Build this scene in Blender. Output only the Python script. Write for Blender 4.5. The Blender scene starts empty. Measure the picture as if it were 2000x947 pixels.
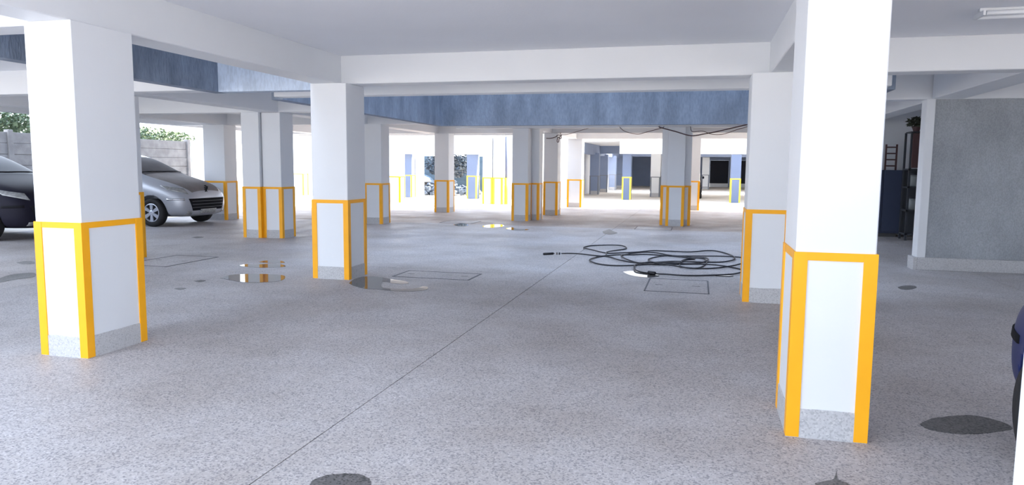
import bpy, bmesh, math, random
from mathutils import Vector, Matrix
from mathutils.bvhtree import BVHTree
random.seed(4)
S = bpy.context.scene
COL = S.collection
pi = math.pi

# ------------------------------------------------------------------ camera
# world axes follow the column grid: X across the bays, Y along them. Eye height 1.5 m
YAW, PITCH, ROLL, FPX, EYE = math.radians(14.5), math.radians(6.02), math.radians(0.5), 1402.0, 1.5
def _uv(v):
    return Vector((v[0]*math.cos(YAW) - v[1]*math.sin(YAW), v[0]*math.sin(YAW) + v[1]*math.cos(YAW), v[2]))
_f = Vector((0, math.cos(PITCH), -math.sin(PITCH))); _r = Vector((1, 0, 0)); _d = _f.cross(_r)
_r2 = math.cos(ROLL)*_r - math.sin(ROLL)*_d; _d2 = _f.cross(_r2)
CF, CR, CD = _uv(_f), _uv(_r2), _uv(_d2)
cam = bpy.data.cameras.new('camera'); camo = bpy.data.objects.new('camera', cam); COL.objects.link(camo)
M = Matrix((CR, -CD, -CF)).transposed().to_4x4(); M.translation = Vector((0, 0, EYE)); camo.matrix_world = M
cam.sensor_fit = 'HORIZONTAL'; cam.sensor_width = 36; cam.lens = FPX/2000*36; cam.clip_end = 400
S.camera = camo
S.view_settings.view_transform = 'Standard'; S.view_settings.look = 'None'
S.view_settings.gamma = 1; S.view_settings.use_curve_mapping = False
S.view_settings.exposure = 1.8
S.cycles.max_bounces = 14; S.cycles.diffuse_bounces = 9; S.cycles.glossy_bounces = 4
S.cycles.sample_clamp_indirect = 8

# ------------------------------------------------------------------ sky and sun
w = bpy.data.worlds.new('sky'); S.world = w; w.use_nodes = True
nt = w.node_tree; nt.nodes.clear()
tc = nt.nodes.new('ShaderNodeTexCoord'); sp = nt.nodes.new('ShaderNodeSeparateXYZ')
rp = nt.nodes.new('ShaderNodeValToRGB'); bg = nt.nodes.new('ShaderNodeBackground'); wo = nt.nodes.new('ShaderNodeOutputWorld')
nt.links.new(tc.outputs['Generated'], sp.inputs[0]); nt.links.new(sp.outputs['Z'], rp.inputs[0])
rp.color_ramp.elements[0].color = (0.82, 0.89, 1.0, 1); rp.color_ramp.elements[1].color = (0.60, 0.75, 1.0, 1)
nt.links.new(rp.outputs[0], bg.inputs[0]); nt.links.new(bg.outputs[0], wo.inputs[0])
bg.inputs[1].default_value = 1.35
sun = bpy.data.lights.new('sun', 'SUN'); suno = bpy.data.objects.new('sun', sun); COL.objects.link(suno)
sun.energy = 6.0; sun.angle = math.radians(1.0); sun.color = (1.0, 0.86, 0.68)
suno.rotation_euler = Vector((0.75, 0.20, 0.60)).to_track_quat('Z', 'Y').to_euler()
suno.location = (20, 10, 25)

# ------------------------------------------------------------------ helpers
def on_floor(px, py, z=0.0):
    """world point at height z seen at a place measured on the photograph"""
    v = CF + CR*((px-1000)/FPX) + CD*((py-473.5)/FPX)
    t = (z-EYE)/v.z
    return Vector((v.x*t, v.y*t, z))
def on_plane_y(px, py, y):
    v = CF + CR*((px-1000)/FPX) + CD*((py-473.5)/FPX); t = y/v.y
    return Vector((v.x*t, y, EYE+v.z*t))

def mat(name, col, rough=0.7, var=0.0, vscale=2.0, bump=0.0, bscale=60, spec=0.5, metal=0.0, col2=None, coat=0.0, stretch=None, speck=0):
    m = bpy.data.materials.new(name); m.use_nodes = True; n = m.node_tree; b = n.nodes['Principled BSDF']
    b.inputs['Base Color'].default_value = (*col, 1); b.inputs['Roughness'].default_value = rough
    b.inputs['Metallic'].default_value = metal; b.inputs['Specular IOR Level'].default_value = spec
    b.inputs['Coat Weight'].default_value = coat
    t = n.nodes.new('ShaderNodeTexCoord'); src = t.outputs['Object']
    if stretch:
        mp = n.nodes.new('ShaderNodeMapping'); mp.inputs['Scale'].default_value = stretch
        n.links.new(src, mp.inputs[0]); src = mp.outputs[0]
    if var or col2:
        x = n.nodes.new('ShaderNodeTexNoise'); x.inputs['Scale'].default_value = vscale; x.inputs['Detail'].default_value = 6
        n.links.new(src, x.inputs['Vector'])
        r = n.nodes.new('ShaderNodeValToRGB'); n.links.new(x.outputs[0], r.inputs[0])
        c2 = col2 or tuple(c*(1-var) for c in col)
        r.color_ramp.elements[0].position = .35; r.color_ramp.elements[1].position = .68
        r.color_ramp.elements[0].color = (*c2, 1); r.color_ramp.elements[1].color = (*col, 1)
        n.links.new(r.outputs[0], b.inputs['Base Color'])
    if speck:
        k = b.inputs['Base Color'].links[0].from_socket
        x = n.nodes.new('ShaderNodeTexNoise'); x.inputs['Scale'].default_value = bscale*.8; x.inputs['Detail'].default_value = 2; n.links.new(src, x.inputs['Vector'])
        r = n.nodes.new('ShaderNodeValToRGB'); n.links.new(x.outputs[0], r.inputs[0]); r.color_ramp.elements[0].position = .38; r.color_ramp.elements[1].position = .6
        r.color_ramp.elements[0].color = (1-speck,)*3+(1,)
        mx = n.nodes.new('ShaderNodeMix'); mx.data_type = 'RGBA'; mx.blend_type = 'MULTIPLY'; mx.inputs[0].default_value = 1
        n.links.new(k, mx.inputs[6]); n.links.new(r.outputs[0], mx.inputs[7]); n.links.new(mx.outputs[2], b.inputs['Base Color'])
    if bump:
        x = n.nodes.new('ShaderNodeTexNoise'); x.inputs['Scale'].default_value = bscale; x.inputs['Detail'].default_value = 3
        n.links.new(src, x.inputs['Vector'])
        bb = n.nodes.new('ShaderNodeBump'); bb.inputs['Strength'].default_value = bump; bb.inputs['Distance'].default_value = .01
        n.links.new(x.outputs[0], bb.inputs['Height']); n.links.new(bb.outputs[0], b.inputs['Normal'])
    return m

def terrazzo(name, base, dark, light, rough=(.38, .62), patch=.16):
    """ground stone-chip concrete: fine chips, big worn patches, uneven polish"""
    m = bpy.data.materials.new(name); m.use_nodes = True; n = m.node_tree; L = n.links; b = n.nodes['Principled BSDF']
    g = n.nodes.new('ShaderNodeNewGeometry'); P = g.outputs['Position']
    v = n.nodes.new('ShaderNodeTexVoronoi'); v.inputs['Scale'].default_value = 110; L.new(P, v.inputs['Vector'])
    s = n.nodes.new('ShaderNodeSeparateColor'); L.new(v.outputs['Color'], s.inputs[0])
    r = n.nodes.new('ShaderNodeValToRGB'); L.new(s.outputs[0], r.inputs[0]); e = r.color_ramp.elements
    e[0].position = 0; e[0].color = (*dark, 1); e[1].position = 1; e[1].color = (*light, 1)
    a = e.new(.16); a.color = (*dark, 1); a = e.new(.30); a.color = (*base, 1); a = e.new(.8); a.color = (*base, 1)
    x = n.nodes.new('ShaderNodeTexNoise'); x.inputs['Scale'].default_value = .55; x.inputs['Detail'].default_value = 7; x.inputs['Roughness'].default_value = .6
    L.new(P, x.inputs['Vector'])
    r2 = n.nodes.new('ShaderNodeValToRGB'); L.new(x.outputs[0], r2.inputs[0])
    r2.color_ramp.elements[0].position = .36; r2.color_ramp.elements[0].color = (1-patch, 1-patch*1.15, 1-patch*1.3, 1)
    r2.color_ramp.elements[1].position = .62; r2.color_ramp.elements[1].color = (1, 1, 1, 1)
    mx = n.nodes.new('ShaderNodeMix'); mx.data_type = 'RGBA'; mx.blend_type = 'MULTIPLY'; mx.inputs[0].default_value = 1
    L.new(r.outputs[0], mx.inputs[6]); L.new(r2.outputs[0], mx.inputs[7]); L.new(mx.outputs[2], b.inputs['Base Color'])
    y = n.nodes.new('ShaderNodeTexNoise'); y.inputs['Scale'].default_value = 1.3; y.inputs['Detail'].default_value = 5; L.new(P, y.inputs['Vector'])
    mr = n.nodes.new('ShaderNodeMapRange'); mr.inputs[1].default_value = .35; mr.inputs[2].default_value = .65
    mr.inputs[3].default_value = rough[0]; mr.inputs[4].default_value = rough[1]
    L.new(y.outputs[0], mr.inputs[0]); L.new(mr.outputs[0], b.inputs['Roughness'])
    bb = n.nodes.new('ShaderNodeBump'); bb.inputs['Strength'].default_value = .12; bb.inputs['Distance'].default_value = .003
    L.new(s.outputs[1], bb.inputs['Height']); L.new(bb.outputs[0], b.inputs['Normal'])
    return m

WHITE = mat('white_paint', (.765, .785, .81), .55, var=.04, vscale=1.2, bump=.06, bscale=25)
CEIL = mat('ceiling_paint', (.86, .88, .92), .8, var=.04, vscale=.8, bump=.15, bscale=40)
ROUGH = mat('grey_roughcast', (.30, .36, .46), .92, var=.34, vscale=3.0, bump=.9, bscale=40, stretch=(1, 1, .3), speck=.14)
SKYLIT = mat('skylit_roughcast', (.62, .70, .82), .9, var=.14, vscale=3.0, bump=.9, bscale=40, stretch=(1, 1, .3), speck=.14)  # lighter copy of the well roughcast, skylight painted into its colour
RWALL = mat('pale_grey_roughcast', (.46, .49, .52), .9, var=.22, vscale=2.2, bump=1.0, bscale=90, stretch=(1, 1, .6), speck=.16)
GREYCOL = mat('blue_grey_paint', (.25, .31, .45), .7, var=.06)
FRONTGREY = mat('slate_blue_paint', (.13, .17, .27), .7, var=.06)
YEL = mat('yellow_orange_paint', (1.0, .45, .012), .45, var=.06, vscale=5, spec=.3)
LEMON = mat('faded_yellow_paint', (1.0, .75, .05), .5)
FLOOR = terrazzo('stone_chip_floor', (.53, .51, .515), (.31, .30, .32), (.68, .66, .67), (.45, .7), .24)
FLOORW = terrazzo('sun_tinted_stone_chip_floor', (.50, .44, .41), (.30, .26, .25), (.62, .56, .53), (.5, .75), .24)  # floor colour warmed to paint in sunlight bounced from the yard
SKIRT = terrazzo('stone_chip_skirting', (.52, .52, .53), (.42, .42, .43), (.6, .6, .6), (.6, .8), .05)
GROOVE = mat('joint_filler', (.10, .10, .10), .9)
YARD = mat('pale_yard_concrete', (.80, .73, .64), .85, var=.12, vscale=.6)
WATER = mat('shallow_water', (.11, .105, .10), .03, spec=.6)
DAMP = terrazzo('damp_patch', (.13, .125, .125), (.05, .05, .05), (.20, .19, .19), (.4, .55), .1)
BLACK = mat('black_rubber', (.015, .015, .02), .45)
TYRE = mat('tyre_rubber', (.02, .02, .022), .8)
CONC = mat('concrete_panel', (.42, .40, .39), .9, var=.25, vscale=4, bump=.4, bscale=30)
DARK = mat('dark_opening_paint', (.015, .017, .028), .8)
STEEL = mat('cover_steel', (.14, .14, .15), .6, metal=.4)
WIRE = mat('brown_cable', (.09, .05, .05), .6)
LEAF = mat('foliage', (.26, .34, .20), .7, col2=(.08, .12, .07), vscale=9)
LEAFD = mat('dark_foliage', (.05, .06, .04), .8)
LEAFB = mat('dusty_foliage', (.12, .15, .18), .7, col2=(.03, .04, .06), vscale=9)
BARK = mat('bark', (.10, .07, .05), .9)
TUBE = mat('tube_glass', (.9, .92, .95), .3)

def link(name, bm, m, parent=None, smooth=False):
    me = bpy.data.meshes.new(name); bm.to_mesh(me); bm.free()
    for k in (m if isinstance(m, (list, tuple)) else [m]): me.materials.append(k)
    if smooth:
        for p in me.polygons: p.use_smooth = True
    o = bpy.data.objects.new(name, me); COL.objects.link(o)
    if parent: o.parent = parent
    return o
def box(bm, x0, x1, y0, y1, z0, z1, bevel=0):
    g = bmesh.ops.create_cube(bm, size=1)['verts']
    for v in g:
        v.co = Vector((x0+(v.co.x+.5)*(x1-x0), y0+(v.co.y+.5)*(y1-y0), z0+(v.co.z+.5)*(z1-z0)))
    if bevel:
        es = list({e for v in g for e in v.link_edges})
        bmesh.ops.bevel(bm, geom=es, offset=bevel, segments=1, affect='EDGES')
def bxo(name, m, parent, *a, bevel=0):
    bm = bmesh.new(); box(bm, *a, bevel=bevel); return link(name, bm, m, parent)
def tag(o, label=None, cat=None, group=None, kind=None):
    if label: o['label'] = label
    if cat: o['category'] = cat
    if group: o['group'] = group
    if kind: o['kind'] = kind
    return o
def empty(name, label, cat, loc=(0, 0, 0), rz=0, group=None):
    o = bpy.data.objects.new(name, None); COL.objects.link(o); o.empty_display_size = .1
    o.location = loc; o.rotation_euler = (0, 0, rz); return tag(o, label, cat, group)
def struct(name, bm, m): return tag(link(name, bm, m), kind='structure')
def tube(bm, pts, r, n=8):
    pts = [Vector(p) for p in pts]; rings = []
    for i, p in enumerate(pts):
        t = (pts[min(i+1, len(pts)-1)]-pts[max(i-1, 0)]).normalized()
        a = t.cross(Vector((0, 0, 1)))
        if a.length < 1e-3: a = t.cross(Vector((1, 0, 0)))
        a.normalize(); b = t.cross(a)
        rings.append([bm.verts.new(p+(a*math.cos(2*pi*k/n)+b*math.sin(2*pi*k/n))*r) for k in range(n)])
    for A, B in zip(rings, rings[1:]):
        for k in range(n): bm.faces.new((A[k], A[(k+1) % n], B[(k+1) % n], B[k]))
    bm.faces.new(rings[0][::-1]); bm.faces.new(rings[-1])
def spline(pts, sub=6):
    pts = [Vector(p) for p in pts]; out = []
    P = [pts[0]] + pts + [pts[-1]]
    for i in range(1, len(P)-2):
        a, b, c, d = P[i-1:i+3]
        for k in range(sub):
            t = k/sub
            out.append(.5*((2*b)+(c-a)*t+(2*a-5*b+4*c-d)*t*t+(-a+3*b-3*c+d)*t**3))
    out.append(pts[-1]); return out
def lathe(bm, prof, n=24, axis='Z', c=(0, 0, 0)):
    rings = []
    for r, h in prof:
        ring = []
        for k in range(n):
            a = 2*pi*k/n; x, y = r*math.cos(a), r*math.sin(a)
            p = Vector((x, y, h)) if axis == 'Z' else Vector((x, h, y))
            ring.append(bm.verts.new(p+Vector(c)))
        rings.append(ring)
    for A, B in zip(rings, rings[1:]):
        for k in range(n): bm.faces.new((A[k], A[(k+1) % n], B[(k+1) % n], B[k]))
    bm.faces.new(rings[0]); bm.faces.new(rings[-1])
    bmesh.ops.recalc_face_normals(bm, faces=bm.faces)

# ------------------------------------------------------------------ levels
SOF, SLAB, TOP = 2.55, 2.91, 10.5        # beam soffit, ceiling, top of the storeys above

# ------------------------------------------------------------------ floor: cast bays with open joints between them
bm = bmesh.new(); box(bm, -14.3, 7.3, -3, 27, -.12, -.012)
floor = struct('floor', bm, GROOVE)
us = [-14.3, -8.0, -2.0, 4.0, 7.3]; vs = [-3, 9.75, 17.8, 27]
for i in range(4):
    for j in range(3):
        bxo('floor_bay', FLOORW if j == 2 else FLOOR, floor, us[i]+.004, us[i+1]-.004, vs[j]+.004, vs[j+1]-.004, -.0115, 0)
bm = bmesh.new(); box(bm, -70, 70, -60, 110, -.3, -.125)
for a in ((-70, -14.3, -60, 110), (7.3, 70, -60, 110), (-14.3, 7.3, 27, 110), (-14.3, 7.3, -60, -3)):
    box(bm, a[0], a[1], a[2], a[3], -.125, -.004)
struct('ground', bm, YARD)

# ------------------------------------------------------------------ ceiling slab round the two light wells
bm = bmesh.new()
for a in ((-14.2, -6.9, 1, 23.6), (-6.9, -6.55, 9.25, 23.6), (-6.55, 2.4, 9.25, 10.05), (-4.72, 2.4, 1, 9.25),
          (2.4, 7.2, 1, 27), (-6.45, 2.4, 17.8, 23.6), (-5.2, 2.4, 23.6, 27)):
    box(bm, *a, SLAB, 3.1)
struct('ceiling', bm, CEIL)

# light-well walls: roughcast, hanging from the beam line to the roof
def rwall(name, *a):
    bm = bmesh.new(); box(bm, *a); return struct(name, bm, ROUGH)
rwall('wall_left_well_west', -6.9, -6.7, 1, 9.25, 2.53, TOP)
bm = bmesh.new(); box(bm, -6.7, -4.9, 9.05, 9.25, 2.53, TOP); struct('wall_left_well_north', bm, SKYLIT)
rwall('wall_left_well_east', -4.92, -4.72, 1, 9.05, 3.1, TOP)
rwall('wall_main_well_west', -6.65, -6.45, 10.3, 17.8, 2.53, TOP)
rwall('wall_main_well_north', -6.45, 2.4, 17.6, 17.8, 2.53, TOP)
rwall('wall_main_well_east', 2.2, 2.4, 10.3, 17.6, 2.53, TOP)
rwall('wall_main_well_south', -6.44, 2.2, 10.06, 10.29, 2.9, TOP)
rwall('wall_facade_south', -4.72, 7.2, 1, 1.2, 3.1, 7)
rwall('wall_facade_west', -14.2, -14.0, 1, 23.6, 3.1, TOP)  # unseen upper storeys, added to keep sun off the boundary wall
rwall('wall_facade_north', -5.2, 7.2, 26.8, 27, 3.1, 5)

# beams
beams = [(-4.72, 7.0, 8.65, 8.95), (-6.45, 2.3, 10.05, 10.3), (2.4, 7.0, 12.03, 12.3), (-4.9, -4.55, 1, 8.65), (-14.0, -4.9, 4.55, 4.85),
         (.72, 1.0, 1, 8.65), (-8.62, -8.22, 9.3, 23.35), (-12.75, -12.35, 1, 23.35), (-4.85, -4.45, 19.5, 26.7),
         (-.75, -.35, 19.5, 26.7), (3.30, 3.72, 8.95, 12.0), (-14.0, -6.9, 12.95, 13.25), (-14.0, -6.65, 17.0, 17.3),
         (-6.65, 7.0, 19.25, 19.5), (-14.0, 7.0, 22.15, 22.45), (-14.0, -5.2, 23.35, 23.6), (-5.2, 7.0, 26.7, 27),
         (-14.2, -14.0, 1, 23.6), (-14.0, -6.9, 9.0, 9.3), (3.35, 3.7, 12.3, 18.3)]
for i, b in enumerate(beams):
    bm = bmesh.new(); box(bm, *b, SOF, SLAB+.005 if i != 17 else 3.1, bevel=.008); struct('trim_%d' % (i+1), bm, WHITE)

# ------------------------------------------------------------------ columns
def column(u0, u1, v0, v1, label, top=SOF, paint=WHITE, yel=YEL, skirt=.165, group=None, stripe=1.05, sw=.062, faces='all'):
    cx, cy = (u0+u1)/2, (v0+v1)/2; a, b = (u1-u0)/2, (v1-v0)/2
    t = empty('column', label, 'column', (cx, cy, 0), 0, group)
    bxo('shaft', paint, t, -a, a, -b, b, 0, top, bevel=.006)
    if skirt:                                    # stone-chip skirting, the paint line above it uneven
        bm = bmesh.new(); e = .006; ring = []
        per = [(-a-e, -b-e), (a+e, -b-e), (a+e, b+e), (-a-e, b+e)]
        for k in range(4):
            p, q = per[k], per[(k+1) % 4]
            for s in range(6): ring.append((p[0]+(q[0]-p[0])*s/6, p[1]+(q[1]-p[1])*s/6))
        lo = [bm.verts.new((x, y, 0)) for x, y in ring]
        hi = [bm.verts.new((x, y, skirt+random.uniform(-.009, .009))) for x, y in ring]
        inn = [bm.verts.new((x*(1-.03), y*(1-.03), skirt+.004)) for x, y in ring]
        n = len(ring)
        for k in range(n):
            bm.faces.new((lo[k], lo[(k+1) % n], hi[(k+1) % n], hi[k])); bm.faces.new((hi[k], hi[(k+1) % n], inn[(k+1) % n], inn[k]))
        link('skirting', bm, SKIRT, t)
    if stripe:
        e = .009
        for sx in (-1, 1):
            for sy in (-1, 1):
                bm = bmesh.new()
                xs = sorted((sx*(a+e), sx*(a-sw))); ys = sorted((sy*(b+e), sy*(b-.002)))
                box(bm, xs[0], xs[1], ys[0], ys[1], .004, stripe)
                xs = sorted((sx*(a+e), sx*(a-.002))); ys = sorted((sy*(b-.002), sy*(b-sw)))
                box(bm, xs[0], xs[1], ys[0], ys[1], .004, stripe)
                link('corner_stripe', bm, yel, t)
        bm = bmesh.new(); f = .007
        for sg in (-1, 1):
            ys = sorted((sg*(b+f), sg*b)); box(bm, -a+sw-.001, a-sw+.001, ys[0], ys[1], stripe-.045, stripe)
            xs = sorted((sg*(a+f), sg*a)); box(bm, xs[0], xs[1], -b+sw-.001, b-sw+.001, stripe-.045, stripe)
        link('top_band', bm, yel, t)
    return t
GA = 'white columns with yellow corner stripes'
column(-4.94, -4.51, 4.42, 5.02, 'large white column at far left foreground with yellow corner stripes, beside the cars', group=GA)
column(.53, .937, 4.19, 4.72, 'large white column in right foreground with yellow corner stripes, nearest the camera', group=GA)
column(-4.92, -4.41, 8.50, 9.02, 'white yellow-edged column left of centre with a puddle at its foot', group=GA)
column(.53, 1.0, 8.42, 8.95, 'white yellow-edged column just behind the right foreground column, beside the hose', group=GA)
column(-9.02, -8.57, 9.10, 9.62, 'white yellow-edged column almost hidden behind the left foreground column', group=GA)
column(-9.05, -8.645, 12.9, 13.35, 'left half of the twin column standing right of the silver car', group=GA)
column(-8.625, -8.20, 12.97, 13.45, 'right half of the twin column standing right of the silver car', group=GA)
column(-8.34, -7.86, 17.0, 17.5, 'white column half hidden behind the column with the puddle at its foot', group=GA)
column(-8.32, -7.84, 22.05, 22.6, 'white column framed by the glaring yard, right of the puddle column', group=GA)
column(-5.02, -4.57, 19.36, 19.8, 'front half of the twin column in the middle of the hall', group=GA)
column(-4.80, -4.36, 19.84, 20.3, 'rear half of the twin column in the middle of the hall', group=GA)
column(-4.70, -4.26, 22.05, 22.55, 'column with a loose bundle of cable tied near its top', group=GA)
column(-4.80, -4.26, 26.80, 27.3, 'column at the edge of the yard behind the one with the cable bundle', group=GA)
column(-.96, -.20, 19.30, 19.75, 'wide rear half of the broad column under the sagging cable', group=GA)
column(-.80, -.36, 19.06, 19.29, 'narrow front half of the broad column under the sagging cable', group=GA)
column(-.40, .03, 26.60, 27.1, 'column at the yard edge just right of the broad column with the cable', group=GA)
column(-12.95, -12.30, 16.78, 17.3, 'white column behind the nose of the silver car', group=GA)
GB = 'columns across the bright yard'
column(-12.4, -11.8, 27.3, 27.8, 'glaring cream column in the yard, left end of the row', top=2.7, group=GB, stripe=1.07)
column(-8.42, -8.02, 27.75, 28.2, 'left half of the glaring twin column in the yard beside the drain pipe', top=2.7, yel=LEMON, group=GB, stripe=1.07)
column(-7.98, -7.60, 27.75, 28.2, 'right half of the glaring twin column in the yard beside the drain pipe', top=2.7, yel=LEMON, group=GB, stripe=1.07)
far = [(-13.75, -13.32, 32.2, 'blue-grey column behind the cream yard column'), (-10.48, -10.0, 32.0, 'blue-grey column right of the gateway view of rubble'),
       (-3.50, -3.10, 34.2, 'blue-grey column holding the left end of the white far header'), (1.35, 1.78, 33.2, 'blue-grey column in front of the far dark doorways'),
       (-19.6, -19.0, 32.0, 'pale column far left seen past the twin column')]
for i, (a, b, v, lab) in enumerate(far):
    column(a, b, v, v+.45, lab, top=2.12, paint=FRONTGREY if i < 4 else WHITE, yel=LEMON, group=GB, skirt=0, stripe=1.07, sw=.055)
GREYB = mat('shaded_band_paint', (.22, .24, .28), .7)  # yellow bands coloured grey, the shade of the interior painted in
GC = 'columns inside the far building'
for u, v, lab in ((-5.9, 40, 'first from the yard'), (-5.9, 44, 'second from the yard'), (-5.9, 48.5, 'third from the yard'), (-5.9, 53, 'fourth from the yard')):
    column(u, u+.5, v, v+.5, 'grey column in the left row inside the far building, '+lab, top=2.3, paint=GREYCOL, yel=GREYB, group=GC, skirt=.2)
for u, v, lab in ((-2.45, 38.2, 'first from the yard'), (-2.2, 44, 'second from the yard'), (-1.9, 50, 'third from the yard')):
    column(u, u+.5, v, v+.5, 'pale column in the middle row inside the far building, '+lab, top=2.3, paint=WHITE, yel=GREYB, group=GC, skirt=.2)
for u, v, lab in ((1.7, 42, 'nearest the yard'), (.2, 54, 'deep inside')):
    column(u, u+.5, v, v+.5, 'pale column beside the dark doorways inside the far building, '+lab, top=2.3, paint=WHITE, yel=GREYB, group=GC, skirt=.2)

# ------------------------------------------------------------------ yard structures and far building
def wbox(name, m, *boxes):
    bm = bmesh.new()
    for b in boxes: box(bm, *b)
    return struct(name, bm, m)
wbox('trim_30', WHITE, (-14, -7.5, 27.5, 27.8, 2.7, 3.3))                          # beam on the yard row
wbox('trim_31', WHITE, (-26, -6.2, 31.9, 32.3, 2.06, 3.6))                         # header over the far gateway
wbox('trim_32', WHITE, (-3.55, 14, 33.2, 33.6, 2.14, 3.6))                         # white header of the far building
wbox('wall_far_gate_left', WHITE, (-20, -12.95, 32.7, 32.9, 0, 2.06))
wbox('wall_far_gate_right', WHITE, (-9.35, -6.2, 32.7, 32.9, 0, 2.06))
wbox('ceiling_far_building', CEIL, (-6.2, 14, 33.6, 45, 2.75, 3.0), (-6.2, 14, 48, 62, 2.75, 3.0))  # gap between the two slabs added to let daylight inside
wbox('wall_far_building_left', CEIL, (-6.4, -6.2, 33, 62, 0, 3.0))
wbox('wall_far_building_right', CEIL, (14, 14.2, 33, 62, 0, 3.0))
wbox('trim_33', GREYCOL, (-5.9, -5.6, 36, 61, 2.2, 2.75), (-5.6, 14, 42, 42.3, 2.3, 2.75), (-5.6, 14, 52, 52.3, 2.3, 2.75))
# back wall with dark doorways in it
for nm, q in (('left', (-6.2, .85, 61, 61.3, 0, 2.75)), ('middle', (2.3, 3.15, 61, 61.3, 0, 2.75)), ('right', (4.6, 14, 61, 61.3, 0, 2.75)),
              ('over_left_doorway', (.85, 2.3, 61, 61.3, 2.15, 2.75)), ('over_right_doorway', (3.15, 4.6, 61, 61.3, 2.15, 2.75))):
    wbox('wall_far_back_'+nm, GREYCOL, q)
for i, u in enumerate((.85, 3.15)):
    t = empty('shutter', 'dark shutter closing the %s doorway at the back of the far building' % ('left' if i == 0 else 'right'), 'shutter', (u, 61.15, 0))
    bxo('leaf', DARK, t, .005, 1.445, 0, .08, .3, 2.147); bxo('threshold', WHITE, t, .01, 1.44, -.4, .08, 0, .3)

# right-hand bay: roughcast wall with stone skirting, white wall end, side wall
bm = bmesh.new(); box(bm, 3.36, 7.0, 12.05, 12.25, 0, 2.6); struct('wall_right', bm, RWALL)
bm = bmesh.new(); box(bm, 3.24, 7.0, 11.99, 12.05, 0, .19, bevel=.005); box(bm, 3.19, 3.24, 11.99, 12.3, 0, .19); struct('baseboard_right', bm, SKIRT)
bm = bmesh.new(); box(bm, 3.24, 3.36, 12.02, 12.28, 0, 2.56, bevel=.006); struct('trim_34', bm, WHITE)
wbox('wall_east', CEIL, (7.0, 7.2, 1, 27, 0, SLAB))  # unseen side wall, added to darken this bay
wbox('wall_store_back', WHITE, (3.0, 7.0, 18.4, 18.6, 0, SLAB))
wbox('wall_entrance_right', WHITE, (.765, 1.25, 1.45, 1.93, 0, SLAB))

# ------------------------------------------------------------------ store corner behind the right foreground column
t = empty('locker', 'dark blue metal locker against the back wall of the dim store corner', 'locker', (3.55, 17.75, 0))
LOCK = mat('dark_blue_metal', (.045, .06, .11), .6)
bxo('body', LOCK, t, 0, .92, 0, .6, .08, 1.50, bevel=.01)
for k in (0, .46): bxo('door', LOCK, t, .015+k, .45+k, -.02, -.001, .12, 1.5, bevel=.004)
bxo('plinth', GROOVE, t, .03, .79, .03, .57, 0, .08)
t = empty('shelf_rack', 'dark open shelf rack holding jars behind the rough wall end', 'shelf', (4.31, 16.95, 0))
DK = mat('dark_rack_steel', (.05, .055, .065), .6); BRN = mat('dark_red_brown_wood', (.10, .05, .05), .6)
for x in (0, .86):
    for y in (0, .46): bxo('post', DK, t, x, x+.04, y, y+.04, 0, 2.3)
for z in (.12, .62, 1.12, 1.5): bxo('shelf', DK, t, 0, .9, 0, .5, z, z+.035)
bxo('back_panel', DK, t, .0, .9, .49, .505, .1, 1.5)
bxo('front_board', BRN, t, .03, .87, -.03, -.005, 1.55, 2.28, bevel=.008)
JAR = mat('cloudy_jar', (.35, .38, .38), .3); LID = mat('dark_lid', (.06, .06, .07), .5)
for zi, z in enumerate((.655, 1.155)):
    for k in range(3):
        j = empty('storage_jar', 'cloudy jar with dark lid, %s on the %s shelf of the dark rack' % (('leftmost', 'middle', 'rightmost')[k], ('lower', 'upper')[zi]), 'jar', (4.46+.25*k, 17.15, z), 0, 'jars on the dark rack')
        bm = bmesh.new(); lathe(bm, [(.08, 0), (.095, .02), (.095, .2), (.07, .24)]); link('glass', bm, JAR, j, True)
        bm = bmesh.new(); lathe(bm, [(.072, .24), (.075, .25), (.075, .275), (.06, .28)]); link('lid', bm, LID, j, True)
t = empty('ladder', 'small dark ladder leaning on the white wall above the blue locker', 'ladder', (4.08, 18.05, 1.50))
for x in (0, .22): bxo('rail', BRN, t, x, x+.035, 0, .03, 0, .58)
for z in (.08, .22, .36, .50): bxo('rung', BRN, t, .035, .22, .003, .027, z, z+.03)
t = empty('potted_plant', 'small bushy plant on top of the dark rack', 'plant', (4.44, 17.1, 2.29)); 
bxo('stand_board', DK, t, -.12, .4, -.1, .3, .0, .03)
bm = bmesh.new(); lathe(bm, [(.06, .03), (.085, .13), (.08, .135)], 14); link('pot', bm, BRN, t)
def leaves(bm, c, r, n, s):
    for _ in range(n):
        d = Vector((random.gauss(0, 1), random.gauss(0, 1), random.gauss(0, 1))).normalized()*random.random()**.4
        p = Vector((c[0]+d.x*r[0], c[1]+d.y*r[1], c[2]+d.z*r[2]))
        a = Vector((random.uniform(-1, 1), random.uniform(-1, 1), random.uniform(-.6, .6))).normalized(); b = a.cross(Vector((random.random(), random.random(), 1))).normalized()
        k = s*random.uniform(.6, 1.3)
        bm.faces.new([bm.verts.new(p+q) for q in (-a*k, b*k*.5, a*k, -b*k*.5)])
bm = bmesh.new(); leaves(bm, (0, 0, .22), (.2, .18, .12), 260, .05); tag(link('foliage', bm, LEAFD, t), kind='stuff')

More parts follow.
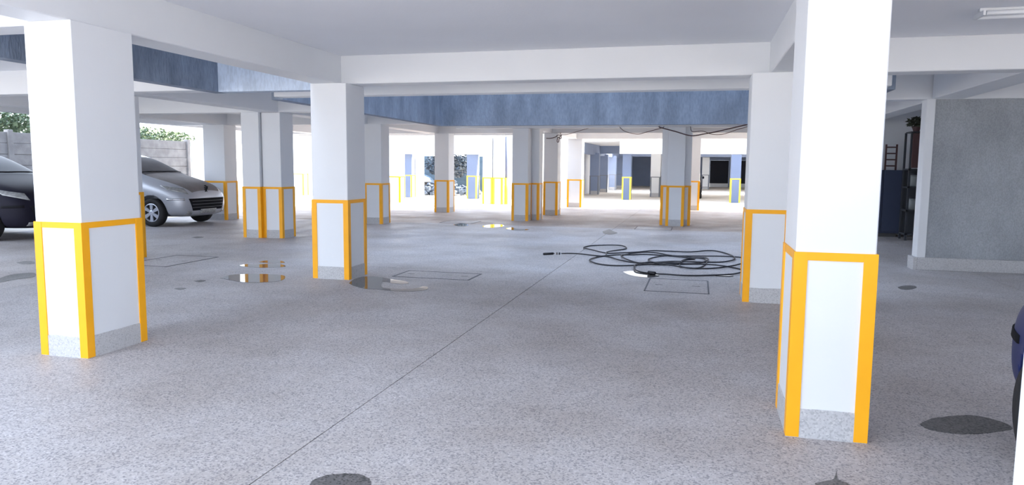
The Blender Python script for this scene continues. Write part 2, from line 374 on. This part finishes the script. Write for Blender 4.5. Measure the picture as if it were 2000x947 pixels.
# ------------------------------------------------------------------ boundary wall of stacked concrete panels, gates, trees beyond
t = empty('boundary_wall', 'pale precast concrete panel wall behind the parked cars', 'wall', (-17.3, 0, 0))
posts = [8.1, 11.5, 14.85, 18.2, 21.55]
pm = None
for p in posts: bxo('wall_post', CONC, t, -.07, .09, p-.07, p+.07, 0, 2.34, bevel=.01)
for i in range(4):
    for k in range(8):
        d = random.uniform(-.006, .006)
        bxo('wall_panel', CONC, t, -.03+d, .04+d, posts[i]+.07, posts[i+1]-.07, k*.285+.003, (k+1)*.285-.004, bevel=.006)
    bxo('wall_backing', CONC, t, -.06, -.035, posts[i]+.07, posts[i+1]-.07, 0, 2.27)
t = empty('sliding_gate', 'white sheet metal gate glaring in the sun behind the silver car', 'gate', (-17.3, 21.7, 0))
for k in range(8): bxo('gate_board', WHITE, t, -.02, .03, .05+k*.55, .05+k*.55+.53, .08, 2.25, bevel=.01)
bxo('top_rail', WHITE, t, -.03, .04, 0, 4.5, 2.25, 2.32); bxo('bottom_rail', WHITE, t, -.03, .04, 0, 4.5, -.004, .08)
BLUEG = mat('blue_gate_paint', (.16, .22, .50), .6)
t = empty('blue_gate_leaf', 'blue sheet gate leaf glimpsed between the column behind the silver car and the twin column', 'gate', (-17.3, 26.6, 0))
bxo('sheet', BLUEG, t, -.02, .03, 0, 1.1, .1, 2.2); bxo('gate_frame', WHITE, t, -.04, .05, 1.1, 1.35, 0, 2.3)
def tree(loc, h, r, n, s, label, m=LEAF, group=None):
    t = empty('tree', label, 'tree', loc, 0, group)
    bm = bmesh.new(); tube(bm, [(0, 0, 0), (.05, .03, h*.5), (0, 0, h)], .09); link('trunk', bm, BARK, t)
    bm = bmesh.new(); leaves(bm, (0, 0, h), r, n, s); tag(link('crown', bm, m, t), kind='stuff')
tree((-20.0, 16.4, 0), 2.65, (.9, 2.6, .55), 3800, .09, 'leafy green tree top showing over the concrete panel wall at the far left edge', group='trees beyond the wall')
tree((-20.0, 22.6, 0), 2.45, (.9, 2.8, .4), 2600, .09, 'leafy tree top over the concrete panel wall behind the silver car', group='trees beyond the wall')
tree((-24.5, 39, 0), 2.0, (1.0, 1.0, 2.0), 1800, .16, 'pale climbing shrub beyond the yard, seen between twin column and puddle column', m=LEAFB, group='trees beyond the wall')
# view through the far gateway
t = empty('block_wall', 'blue-grey concrete panel wall seen through the far gateway', 'wall', (-17.2, 41, 0), 0)
for i in range(3):
    bxo('wall_post', CONC, t, i*2.6-.06, i*2.6+.06, -.08, .02, 0, 2.15)
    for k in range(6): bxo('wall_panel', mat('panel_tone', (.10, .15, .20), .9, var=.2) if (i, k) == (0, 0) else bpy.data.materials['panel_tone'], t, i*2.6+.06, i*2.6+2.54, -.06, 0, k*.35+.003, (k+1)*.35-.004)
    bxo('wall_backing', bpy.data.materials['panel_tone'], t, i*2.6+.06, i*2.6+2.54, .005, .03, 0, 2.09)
bm = bmesh.new()
for _ in range(260):
    x, y = random.uniform(-1.7, 1.7), random.uniform(-.9, .9); hh = max(.05, 1.1*(1-abs(x)/1.9)*(1-abs(y)/1.3))
    s = random.uniform(.06, .2); z = random.uniform(0, hh)
    g = bmesh.ops.create_cube(bm, size=s, matrix=Matrix.Translation((x, y, z+s*.4)) @ Matrix.Rotation(random.uniform(0, 3), 4, Vector((random.random(), random.random(), .3)).normalized()))
o = tag(link('rubble_heap', bm, mat('dark_rubble', (.16, .20, .26), .9, var=.6, vscale=7)), 'dark heap of rubble and branches beyond the far gateway', 'rubble', kind='stuff'); o.location = (-12.9, 35.6, 0)
tree((-13.9, 39.3, 0), 1.6, (1.5, 1.2, .8), 2000, .12, 'dark dusty bush beyond the far gateway, above the rubble heap', m=LEAFB, group='trees beyond the wall')
# drain pipe at the yard row, its foot painted yellow
t = empty('drain_pipe', 'thin dark drain pipe with a yellow-painted foot in the yard', 'pipe', (-7.48, 27.9, 0))
bm = bmesh.new(); tube(bm, [(0, 0, 1.05), (0, 0, 2.7)], .055); link('pipe', bm, mat('grey_blue_pipe', (.13, .16, .25), .5), t, True)
bm = bmesh.new(); tube(bm, [(0, 0, 0), (0, 0, 1.05)], .075); link('yellow_foot', bm, LEMON, t, True)

# ------------------------------------------------------------------ cars
GLASS = mat('dusty_glass', (.13, .12, .125), .6, var=.25, vscale=3, spec=.2)
BGLASS = mat('dark_glass', (.03, .03, .04), .35, spec=.15)
CHROME = mat('chrome', (.75, .76, .78), .15, metal=1)
ALLOY = mat('silver_alloy', (.62, .66, .75), .35, metal=.5)
LAMPG = mat('lamp_glass', (.45, .46, .46), .1, var=.4, vscale=14, metal=.3)
PLAST = mat('black_plastic', (.012, .012, .015), .8, spec=.15)
STN = [  # from nose: s, zbot, zshoulder, ztop, half width, half width at top
 (0.00, .34, .52, .60, .50, .34), (.05, .25, .62, .74, .68, .50), (.18, .21, .70, .83, .79, .60), (.45, .20, .78, .92, .85, .66),
 (.85, .20, .86, 1.01, .872, .69), (1.15, .20, .90, 1.08, .88, .71), (1.30, .20, .91, 1.16, .88, .69), (1.90, .20, .93, 1.45, .88, .58),
 (2.5, .20, .94, 1.51, .88, .57), (3.2, .20, .95, 1.48, .88, .56), (3.75, .22, .95, 1.30, .86, .56), (4.05, .28, .9, 1.0, .80, .58), (4.2, .36, .72, .82, .68, .45)]
def car(name, label, loc, rz, paint, glass, hood=None, scale=1.0, wheels=ALLOY, hl=LAMPG, zf=1.12):
    t = empty(name, label, 'car', loc, rz); t.scale = (scale,)*3
    Z = lambda z: z if z < .3 else .3+(z-.3)*zf
    bm = bmesh.new(); rings = []
    for s, zb, zs, zt, wd, wt in STN:
        zb, zs, zt = Z(zb), Z(zs), Z(zt)
        x = 2.1-s; half = [(0, zb), (.78*wd, zb), (.97*wd, zb+.10), (wd, (zb+zs)/2+.02), (.985*wd, zs), ((.45*.93*wd+.55*wt), zs+(zt-zs)*.5), (wt, zt-.02), (wt*.5, zt+.012), (0, zt+.018)]
        pts = [(y, z) for y, z in half] + [(-y, z) for y, z in half[-2:0:-1]]
        rings.append([bm.verts.new((x, y, z)) for y, z in pts])
    n = len(rings[0])
    for i in range(len(rings)-1):
        for k in range(n):
            f = bm.faces.new((rings[i][k], rings[i][(k+1) % n], rings[i+1][(k+1) % n], rings[i+1][k])); f.smooth = True
            kk = min(k, n-1-k)
            if i in (5, 6) and kk in (6, 7): f.material_index = 1           # windscreen
            elif i in (7, 8) and kk in (4, 5): f.material_index = 2     # side glass
            elif i in (9,) and kk in (4,): f.material_index = 2
            elif i in (9, 10) and kk in (6, 7): f.material_index = 4
            if f.material_index == 2 and k > n/2: f.material_index = 5
            elif i in (1, 2, 3, 4) and kk in (6, 7) : f.material_index = 3   # bonnet
    bm.faces.new(rings[0][::-1]); bm.faces.new(rings[-1])
    bmesh.ops.recalc_face_normals(bm, faces=bm.faces)
    me = bpy.data.meshes.new('tmp'); bm.to_mesh(me); bm.free()
    for _ in range(6): me.materials.append(paint)
    o = bpy.data.objects.new('tmp', me); COL.objects.link(o)
    md = o.modifiers.new('s', 'SUBSURF'); md.levels = 3; md.render_levels = 3
    cb = bmesh.new()
    for x in (2.1-.82, 2.1-3.42):
        for sg in (-1, 1):
            lathe(cb, [(.375, .55*sg), (.375, 1.1*sg)], 28, 'Y', (x, 0, .33))
    cme = bpy.data.meshes.new('cut'); cb.to_mesh(cme); cb.free(); co = bpy.data.objects.new('cut', cme); COL.objects.link(co)
    mb = o.modifiers.new('b', 'BOOLEAN'); mb.object = co; mb.operation = 'DIFFERENCE'; mb.solver = 'EXACT'
    dg = bpy.context.evaluated_depsgraph_get(); ev = bpy.data.meshes.new_from_object(o.evaluated_get(dg))
    bpy.data.objects.remove(o); bpy.data.objects.remove(co)
    src = bmesh.new(); src.from_mesh(ev); bvh = BVHTree.FromBMesh(src); 
    for idx, (nm, mt) in enumerate((('body', paint), ('windscreen', glass), ('side_window', glass), ('bonnet', hood or paint), ('rear_window', glass), ('side_window', glass))):
        b2 = src.copy(); bmesh.ops.delete(b2, geom=[f for f in b2.faces if f.material_index != idx], context='FACES')
        for f in b2.faces: f.material_index = 0
        link(nm, b2, mt, t)
    src.free()
    def patch(nm, c, d, m, nu=10, nv=4, off=.008, arch=0):
        """panel following the body: c = four corners (y,z) seen along direction d"""
        d = Vector(d).normalized(); side = d.cross(Vector((0, 0, 1))).normalized(); b = bmesh.new(); g = []
        for j in range(nv+1):
            row = []
            for i in range(nu+1):
                a, e = i/nu, j/nv
                p = [(1-e)*((1-a)*c[0][k]+a*c[1][k])+e*((1-a)*c[3][k]+a*c[2][k]) for k in (0, 1)]
                z = p[1]+arch*math.sin(pi*a)*(1 if e > .5 else -1)*abs(e-.5)*2
                o_ = side*p[0]+Vector((0, 0, z))-d*6
                h = bvh.ray_cast(o_, d)
                row.append(b.verts.new((h[0] if h[0] else o_+d*5)-d*off))
            g.append(row)
        for j in range(nv):
            for i in range(nu): b.faces.new((g[j][i], g[j][i+1], g[j+1][i+1], g[j+1][i]))
        ex = bmesh.ops.extrude_face_region(b, geom=list(b.faces))
        for v in ex['geom']:
            if isinstance(v, bmesh.types.BMVert): v.co += d*(off+.02)
        bmesh.ops.recalc_face_normals(b, faces=b.faces)
        return link(nm, b, m, t, True)
    F = (-1, 0, 0)
    gr = patch('grille', [(-.50, .36), (.50, .36), (.60, .63), (-.60, .63)], F, PLAST, nu=16, nv=6)
    for z in (.42, .49, .56):
        s = patch('grille_bar', [(-.52, z), (.52, z), (.52, z+.013), (-.52, z+.013)], F, STEEL if hood else PLAST, off=.022, nv=1); s.parent = gr
    patch('number_plate', [(-.26, .285), (.26, .285), (.26, .385), (-.26, .385)], F, mat('plate_grey', (.5, .52, .52), .5, var=.5, vscale=30) if 'plate_grey' not in bpy.data.materials else bpy.data.materials['plate_grey'], nv=2, off=.03)
    for sg in (-1, 1):
        dd = (-.80, -.62*sg*1.0, -.05)
        # swept-back headlamp on each front corner
        patch('headlamp', [(-.80*sg, .63), (-.40*sg, .73), (-.28*sg, .84), (-.72*sg, .76)], dd, hl, off=.006, nu=12, nv=3)
        patch('bumper_strip', [(-.70*sg, .50), (-.36*sg, .50), (-.36*sg, .545), (-.70*sg, .545)], dd, CHROME if hood else PLAST, off=.012, nu=8, nv=1)
        fl = patch('fog_lamp', [(sg*.50, .27), (sg*.62, .27), (sg*.62, .34), (sg*.50, .34)], F, hl, nu=3, nv=2)
        b = bmesh.new(); box(b, .62, .80, sg*.9-.08*(sg < 0)-.02*(sg > 0), sg*.9+.08*(sg > 0)+.02*(sg < 0), .98, 1.1, bevel=.03); link('door_mirror', b, paint, t, True)
        patch('door_seam', [(.20*sg, .30), (.208*sg, .30), (.208*sg, .90), (.20*sg, .90)], (0, -sg, 0), PLAST, nu=1, nv=8, off=.002)
    # wiper line at the foot of the screen and bonnet badge
    b = bmesh.new()
    tube(b, [(bvh.ray_cast(Vector((x_, y_, 3)), Vector((0, 0, -1)))[0] or Vector((x_, y_, 1.1))) for x_, y_ in ((.84, -.66), (.88, -.45), (.90, -.2), (.91, 0), (.90, .2), (.88, .45), (.84, .66))], .016, 6); link('wiper', b, PLAST, t, True)
    b = bmesh.new()
    h = bvh.ray_cast(Vector((2.02, 0, 2)), Vector((0, 0, -1)))[0] or Vector((2.02, 0, .7))
    # upright animal-shaped badge: body, head, paws and tail strokes
    for p, q in (((0, .0), (.02, .07)), ((.02, .07), (-.01, .10)), ((-.01, .10), (-.045, .095)), ((.012, .05), (-.05, .06)), ((.006, .025), (-.045, .02)), ((.01, .01), (.05, .04)), ((.05, .04), (.055, .085)), ((0, 0), (-.03, -.03)), ((.01, 0), (.035, -.03))):
        tube(b, [h+Vector((.03, p[0], p[1]*1.1-.02)), h+Vector((.03, q[0], q[1]*1.1-.02))], .013, 5)
    if hood: link('bonnet_badge', b, PLAST, t)
    else: b.free()
    for x in (2.1-.82, 2.1-3.42):
        for sg in (-1, 1):
            wh = bpy.data.objects.new('wheel', None); COL.objects.link(wh); wh.parent = t; wh.location = (x, sg*.78, .315); wh.rotation_euler = (0, 0, 0 if sg > 0 else pi)
            b = bmesh.new(); lathe(b, [(.20, -.09), (.285, -.10), (.312, -.07), (.315, 0), (.312, .07), (.285, .10), (.215, .095), (.205, .05)], 32, 'Y'); link('tyre', b, TYRE, wh, True)
            b = bmesh.new(); lathe(b, [(.205, .03), (.207, .085), (.19, .09), (.185, .045)], 32, 'Y')
            lathe(b, [(.05, .05), (.055, .085), (.03, .095)], 16, 'Y')
            for k in range(6):
                r = Matrix.Rotation(k*pi/3, 4, 'Y'); g = bmesh.ops.create_cube(b, size=1)['verts']
                for v in g: v.co = r @ Vector(((v.co.x*(.085 if v.co.z > 0 else .05)), .07+v.co.y*.025, .115+v.co.z*.16))
            link('rim', b, wheels, wh)
            b = bmesh.new(); lathe(b, [(.20, .02), (.2, .035)], 24, 'Y'); link('brake_disc', b, PLAST, wh)
    return t
SILV = mat('silver_paint', (.46, .48, .53), .35, metal=.4, coat=.4)
DUST = mat('dusty_silver_paint', (.25, .225, .225), .6, var=.25, vscale=3, spec=.3)
BLK = mat('black_paint', (.016, .015, .026), .5, spec=.1)
NAVY = mat('navy_paint', (.025, .035, .13), .4, spec=.15)
PALE = mat('pale_blue_paint', (.16, .22, .30), .4)
car('parked_car', 'dusty silver hatchback parked nose out behind the large left column', (-12.60-1.37, 15.3, 0), 0, SILV, GLASS, DUST, 1.07)
car('parked_car', 'black car at the left edge of the picture, in front of the panel wall', (-14.55, 11.6, 0), 0, BLK, BGLASS, None, 1.07)
car('parked_car', 'dark navy car of which only a bumper corner shows at the right edge', (2.505, 2.62, 0), pi/2, NAVY, BGLASS)
car('parked_car', 'black car beyond the yard, mostly hidden behind the broad column', (-.72, 38.6, 0), -pi/2, BLK, BGLASS)
car('parked_car', 'small pale blue car seen through the far gateway', (-16.6, 38.2, 0), -.3, PALE, BGLASS)

# ------------------------------------------------------------------ lamp and cables
t = empty('ceiling_lamp', 'twin fluorescent tube lamp on the ceiling at the top right corner', 'lamp', (2.32, 7.28, SLAB))
bxo('batten', WHITE, t, 0, 1.25, -.03, .03, -.03, 0, bevel=.004)
for y in (-.095, .095):
    bm = bmesh.new(); tube(bm, [(.03, y, -.055), (1.22, y, -.055)], .02, 10); link('tube', bm, TUBE, t, True)
for x in (0, 1.22): bxo('end_cap', WHITE, t, x, x+.02, -.115, .115, -.075, -.035)
def cable(label, pts, y, r=.012, dy=0, tie=None):
    P = [on_plane_y(a, b, y+dy*i) for i, (a, b) in enumerate(pts)]
    if tie: P = [Vector((P[0].x-.05, tie, max(P[0].z, 2.57)))] + P + [Vector((P[-1].x+.05, tie, max(P[-1].z, 2.57)))]
    bm = bmesh.new(); tube(bm, spline(P), r, 6); tag(link('cable', bm, WIRE, None, True), label, 'cable', 'loose cables under the far roof edge')
cable('thick dark cable sagging across the broad column to the right foreground column', [(1290, 249), (1320, 257), (1350, 265), (1378, 261), (1400, 257), (1430, 250), (1466, 242)], 18.95, .016, tie=19.26)
cable('thin cable crossing above the thick sagging one', [(1352, 257), (1372, 256), (1390, 262), (1412, 262), (1440, 253), (1466, 246)], 18.9, .009, tie=19.26)
cable('thin looping cable left of the broad column', [(1212, 250), (1222, 257), (1245, 262), (1262, 258), (1292, 250)], 19.0, .009, tie=19.26)
cable('pale thin cable from the bundle towards the right', [(1096, 263), (1110, 262), (1130, 256), (1152, 250), (1180, 247)], 21.95, .008, tie=22.16)
cable('loose bundle of cable knotted near the top of the column', [(1067, 270), (1076, 270), (1086, 267), (1089, 264), (1096, 265), (1095, 271), (1090, 268), (1088, 276), (1091, 277), (1093, 268), (1098, 263)], 22.035, .012)

# ------------------------------------------------------------------ floor marks: puddles, damp patches, inspection covers
def blob(name, pix, m, label, cat, z=.003, jit=0, group=None):
    P = spline([on_floor(a, b) for a, b in pix+pix[:1]], 5)[:-1]
    bm = bmesh.new(); lo = [bm.verts.new((p.x+random.uniform(-jit, jit), p.y+random.uniform(-jit, jit), .0004)) for p in P]
    c = sum(P, Vector())/len(P)
    hi = [bm.verts.new((v.co.x+(c.x-v.co.x)*.01, v.co.y+(c.y-v.co.y)*.01, z)) for v in lo]
    bm.faces.new(hi)
    for k in range(len(lo)): bm.faces.new((lo[k], lo[(k+1) % len(lo)], hi[(k+1) % len(lo)], hi[k]))
    bmesh.ops.triangulate(bm, faces=[f for f in bm.faces if len(f.verts) > 4]); bmesh.ops.recalc_face_normals(bm, faces=bm.faces)
    return tag(link(name, bm, m), label, cat, group)
blob('puddle', [(430, 543), (452, 537), (500, 535), (548, 537), (558, 542), (545, 549), (500, 552), (465, 550)], WATER, 'oval puddle mirroring the twin column', 'puddle')
blob('puddle', [(466, 519), (480, 516), (500, 517), (530, 515), (552, 517), (556, 521), (520, 523), (490, 522)], WATER, 'narrow puddle just beyond the oval mirroring puddle', 'puddle')
blob('puddle', [(505, 512), (520, 509), (545, 509), (556, 513), (530, 514)], WATER, 'smallest farthest puddle of the three left of the puddle column', 'puddle')
blob('puddle', [(681, 553), (692, 545), (712, 540), (740, 541), (770, 546), (795, 550), (797, 554), (775, 554), (750, 550), (746, 552), (748, 562), (790, 565), (815, 563), (827, 559), (836, 561), (832, 566), (805, 569), (765, 568), (735, 565), (712, 564), (690, 558)], WATER, 'hook-shaped puddle at the foot of the column left of centre', 'puddle')
blob('puddle', [(1216, 531), (1235, 529), (1262, 532), (1284, 536), (1286, 540), (1262, 542), (1232, 538)], WATER, 'bright narrow puddle under the near end of the hose', 'puddle')
blob('puddle', [(1390, 537), (1410, 537), (1432, 539), (1425, 541), (1402, 540)], WATER, 'thin bright sliver of water under the right loops of the hose', 'puddle')
blob('puddle', [(942, 442), (952, 439), (975, 438), (985, 441), (972, 444), (950, 445)], WATER, 'bright puddle on the floor left of the middle twin column', 'puddle')
blob('puddle', [(884, 439), (905, 436), (915, 440), (900, 442)], WATER, 'faint puddle left of the bright puddle', 'puddle')
blob('puddle', [(988, 446), (1000, 444), (1010, 447), (1034, 448), (1020, 450), (998, 449)], WATER, 'dark thin puddle before the middle twin column', 'puddle')
blob('puddle', [(1177, 452), (1190, 448), (1196, 451), (1206, 455), (1192, 458), (1180, 456)], DAMP, 'small dark wet blotch before the broad column', 'stain')
blob('damp_patch', [(604, 950), (612, 938), (640, 928), (680, 925), (712, 930), (726, 944), (715, 958), (650, 966)], DAMP, 'dark damp patch at the bottom edge of the picture', 'stain', jit=.004)
blob('damp_patch', [(1796, 828), (1820, 818), (1870, 812), (1905, 812), (1950, 822), (1978, 836), (1950, 843), (1900, 848), (1850, 846), (1812, 838)], DAMP, 'large dark damp patch right of the right foreground column', 'stain', jit=.004)
blob('damp_patch', [(1753, 561), (1765, 558), (1785, 558), (1790, 562), (1775, 566), (1760, 565)], DAMP, 'small dark damp spot before the rough grey wall', 'stain')
blob('damp_patch', [(0, 543), (25, 536), (66, 533), (66, 541), (30, 546), (-10, 553)], DAMP, 'long dark wet streak left of the large left column', 'stain')
blob('damp_patch', [(32, 513), (50, 510), (66, 511), (66, 515), (45, 516)], DAMP, 'short dark streak under the black car', 'stain')
blob('damp_patch', [(340, 564), (352, 562), (364, 563), (352, 566)], DAMP, 'small dark spot on the floor right of the large left column', 'stain')
blob('damp_patch', [(379, 549), (392, 547), (402, 548), (390, 551)], DAMP, 'tiny dark spot between large left column and the mirroring puddle', 'stain')
blob('damp_patch', [(374, 464), (385, 462), (398, 463), (386, 465)], DAMP, 'tiny dark spot before the silver car', 'stain')
blob('damp_patch', [(1592, 944), (1612, 940), (1628, 936), (1634, 920), (1637, 936), (1652, 943), (1660, 952), (1600, 955)], DAMP, 'small dark smear at the bottom edge left of the right foreground column', 'stain')
def cover(cx, cy, sx, sy, label, rz=0):
    t = empty('inspection_cover', label, 'cover', (cx, cy, 0), rz)
    a, b = sx/2, sy/2
    bm = bmesh.new()
    for q in ((-a, a, -b, -b+.018), (-a, a, b-.018, b), (-a, -a+.018, -b, b), (a-.018, a, -b, b)): box(bm, *q, .0004, .004)
    link('cover_frame', bm, STEEL, t)
    bxo('cover_plate', FLOOR, t, -a+.03, a-.03, -b+.03, b-.03, .0004, .003)
    for s in (-1, 1): bxo('lifting_slot', GROOVE, t, s*(a-.16)-.05, s*(a-.16)+.05, -.008, .008, .003, .0045)
cover(-.22, 9.35, .78, 1.05, 'square inspection cover in front of the coiled hose')
cover(-3.45, 9.25, 1.1, .6, 'inspection cover beyond the hook-shaped puddle')
cover(-7.9, 9.4, .8, 1.2, 'inspection cover on the floor right of the large left column')
cover(-1.05, 18.2, .9, .9, 'inspection cover just before the broad column')
cover(-6.2, 18.4, .9, .9, 'inspection cover on the far floor left of the middle twin column')

# ------------------------------------------------------------------ black pressure hose, lying in loops
def hp(X, Y): return on_floor(1030+X/4.444, 460+Y/4.444)
path = [(300, 165), (420, 168), (560, 178), (700, 190), (800, 225), (930, 245), (1080, 240), (1250, 235), (1400, 240), (1570, 238), (1720, 235), (1800, 215),
        (1760, 175), (1650, 142), (1560, 142), (1420, 152), (1250, 142), (1100, 140), (950, 155), (800, 158), (680, 158), (560, 135), (488, 115), (540, 95), (680, 92),
        (820, 98), (860, 118), (780, 135), (690, 155), (680, 180), (600, 195), (540, 222), (580, 248), (700, 264), (900, 270), (1150, 260), (1350, 252), (1500, 245),
        (1570, 222), (1530, 202), (1400, 195), (1250, 185), (1120, 198), (1050, 215), (1090, 240), (1250, 272), (1400, 290), (1600, 292), (1780, 275), (1900, 245), (1990, 225),
        (1900, 205), (1700, 192), (1450, 185), (1250, 180), (1120, 162), (980, 155), (850, 170), (815, 190), (880, 225), (1000, 250), (1200, 262), (1500, 262), (1700, 272), (1850, 300),
        (1868, 325), (1800, 345), (1600, 352), (1350, 358), (1200, 350), (1100, 340), (960, 318), (925, 290), (945, 262), (1030, 240), (1200, 245), (1330, 250), (1340, 225), (1420, 205), (1530, 215),
        (1555, 245), (1500, 285), (1410, 296), (1330, 280), (1325, 250), (1370, 225), (1450, 215), (1250, 185), (1050, 172), (900, 180), (760, 178), (600, 188)]
pts = spline([hp(x, y) for x, y in path], 5)
for i, p in enumerate(pts): p.z = .013 + .006*(1+math.sin(i*.37))
t = empty('pressure_hose', 'long black hose lying in tangled loops with its lance at the left end', 'hose', tuple(pts[0]))
o0 = pts[0].copy()
bm = bmesh.new(); tube(bm, [p-o0 for p in pts], .0115, 6); link('hose_line', bm, BLACK, t, True)
bm = bmesh.new(); a, b = hp(140, 169)-o0, hp(225, 164)-o0; a.z = b.z = .0; tube(bm, [a, (a+b)/2, b], .02, 8); link('lance_grip', bm, BLACK, t, True)
bm = bmesh.new(); c = hp(300, 165)-o0; c.z = 0; tube(bm, [b, c], .008, 8); link('lance_tube', bm, CHROME, t, True)
bm = bmesh.new()
for f in (.35, .62): tube(bm, [b+(c-b)*f, b+(c-b)*(f+.15)], .02, 8)
link('coupling', bm, BLACK, t, True)
a, b = hp(1050, 338), hp(1108, 346); a.z = b.z = .03
bm = bmesh.new(); tube(bm, [a-o0, b-o0], .025, 8); link('hose_connector', bm, BLACK, t, True)
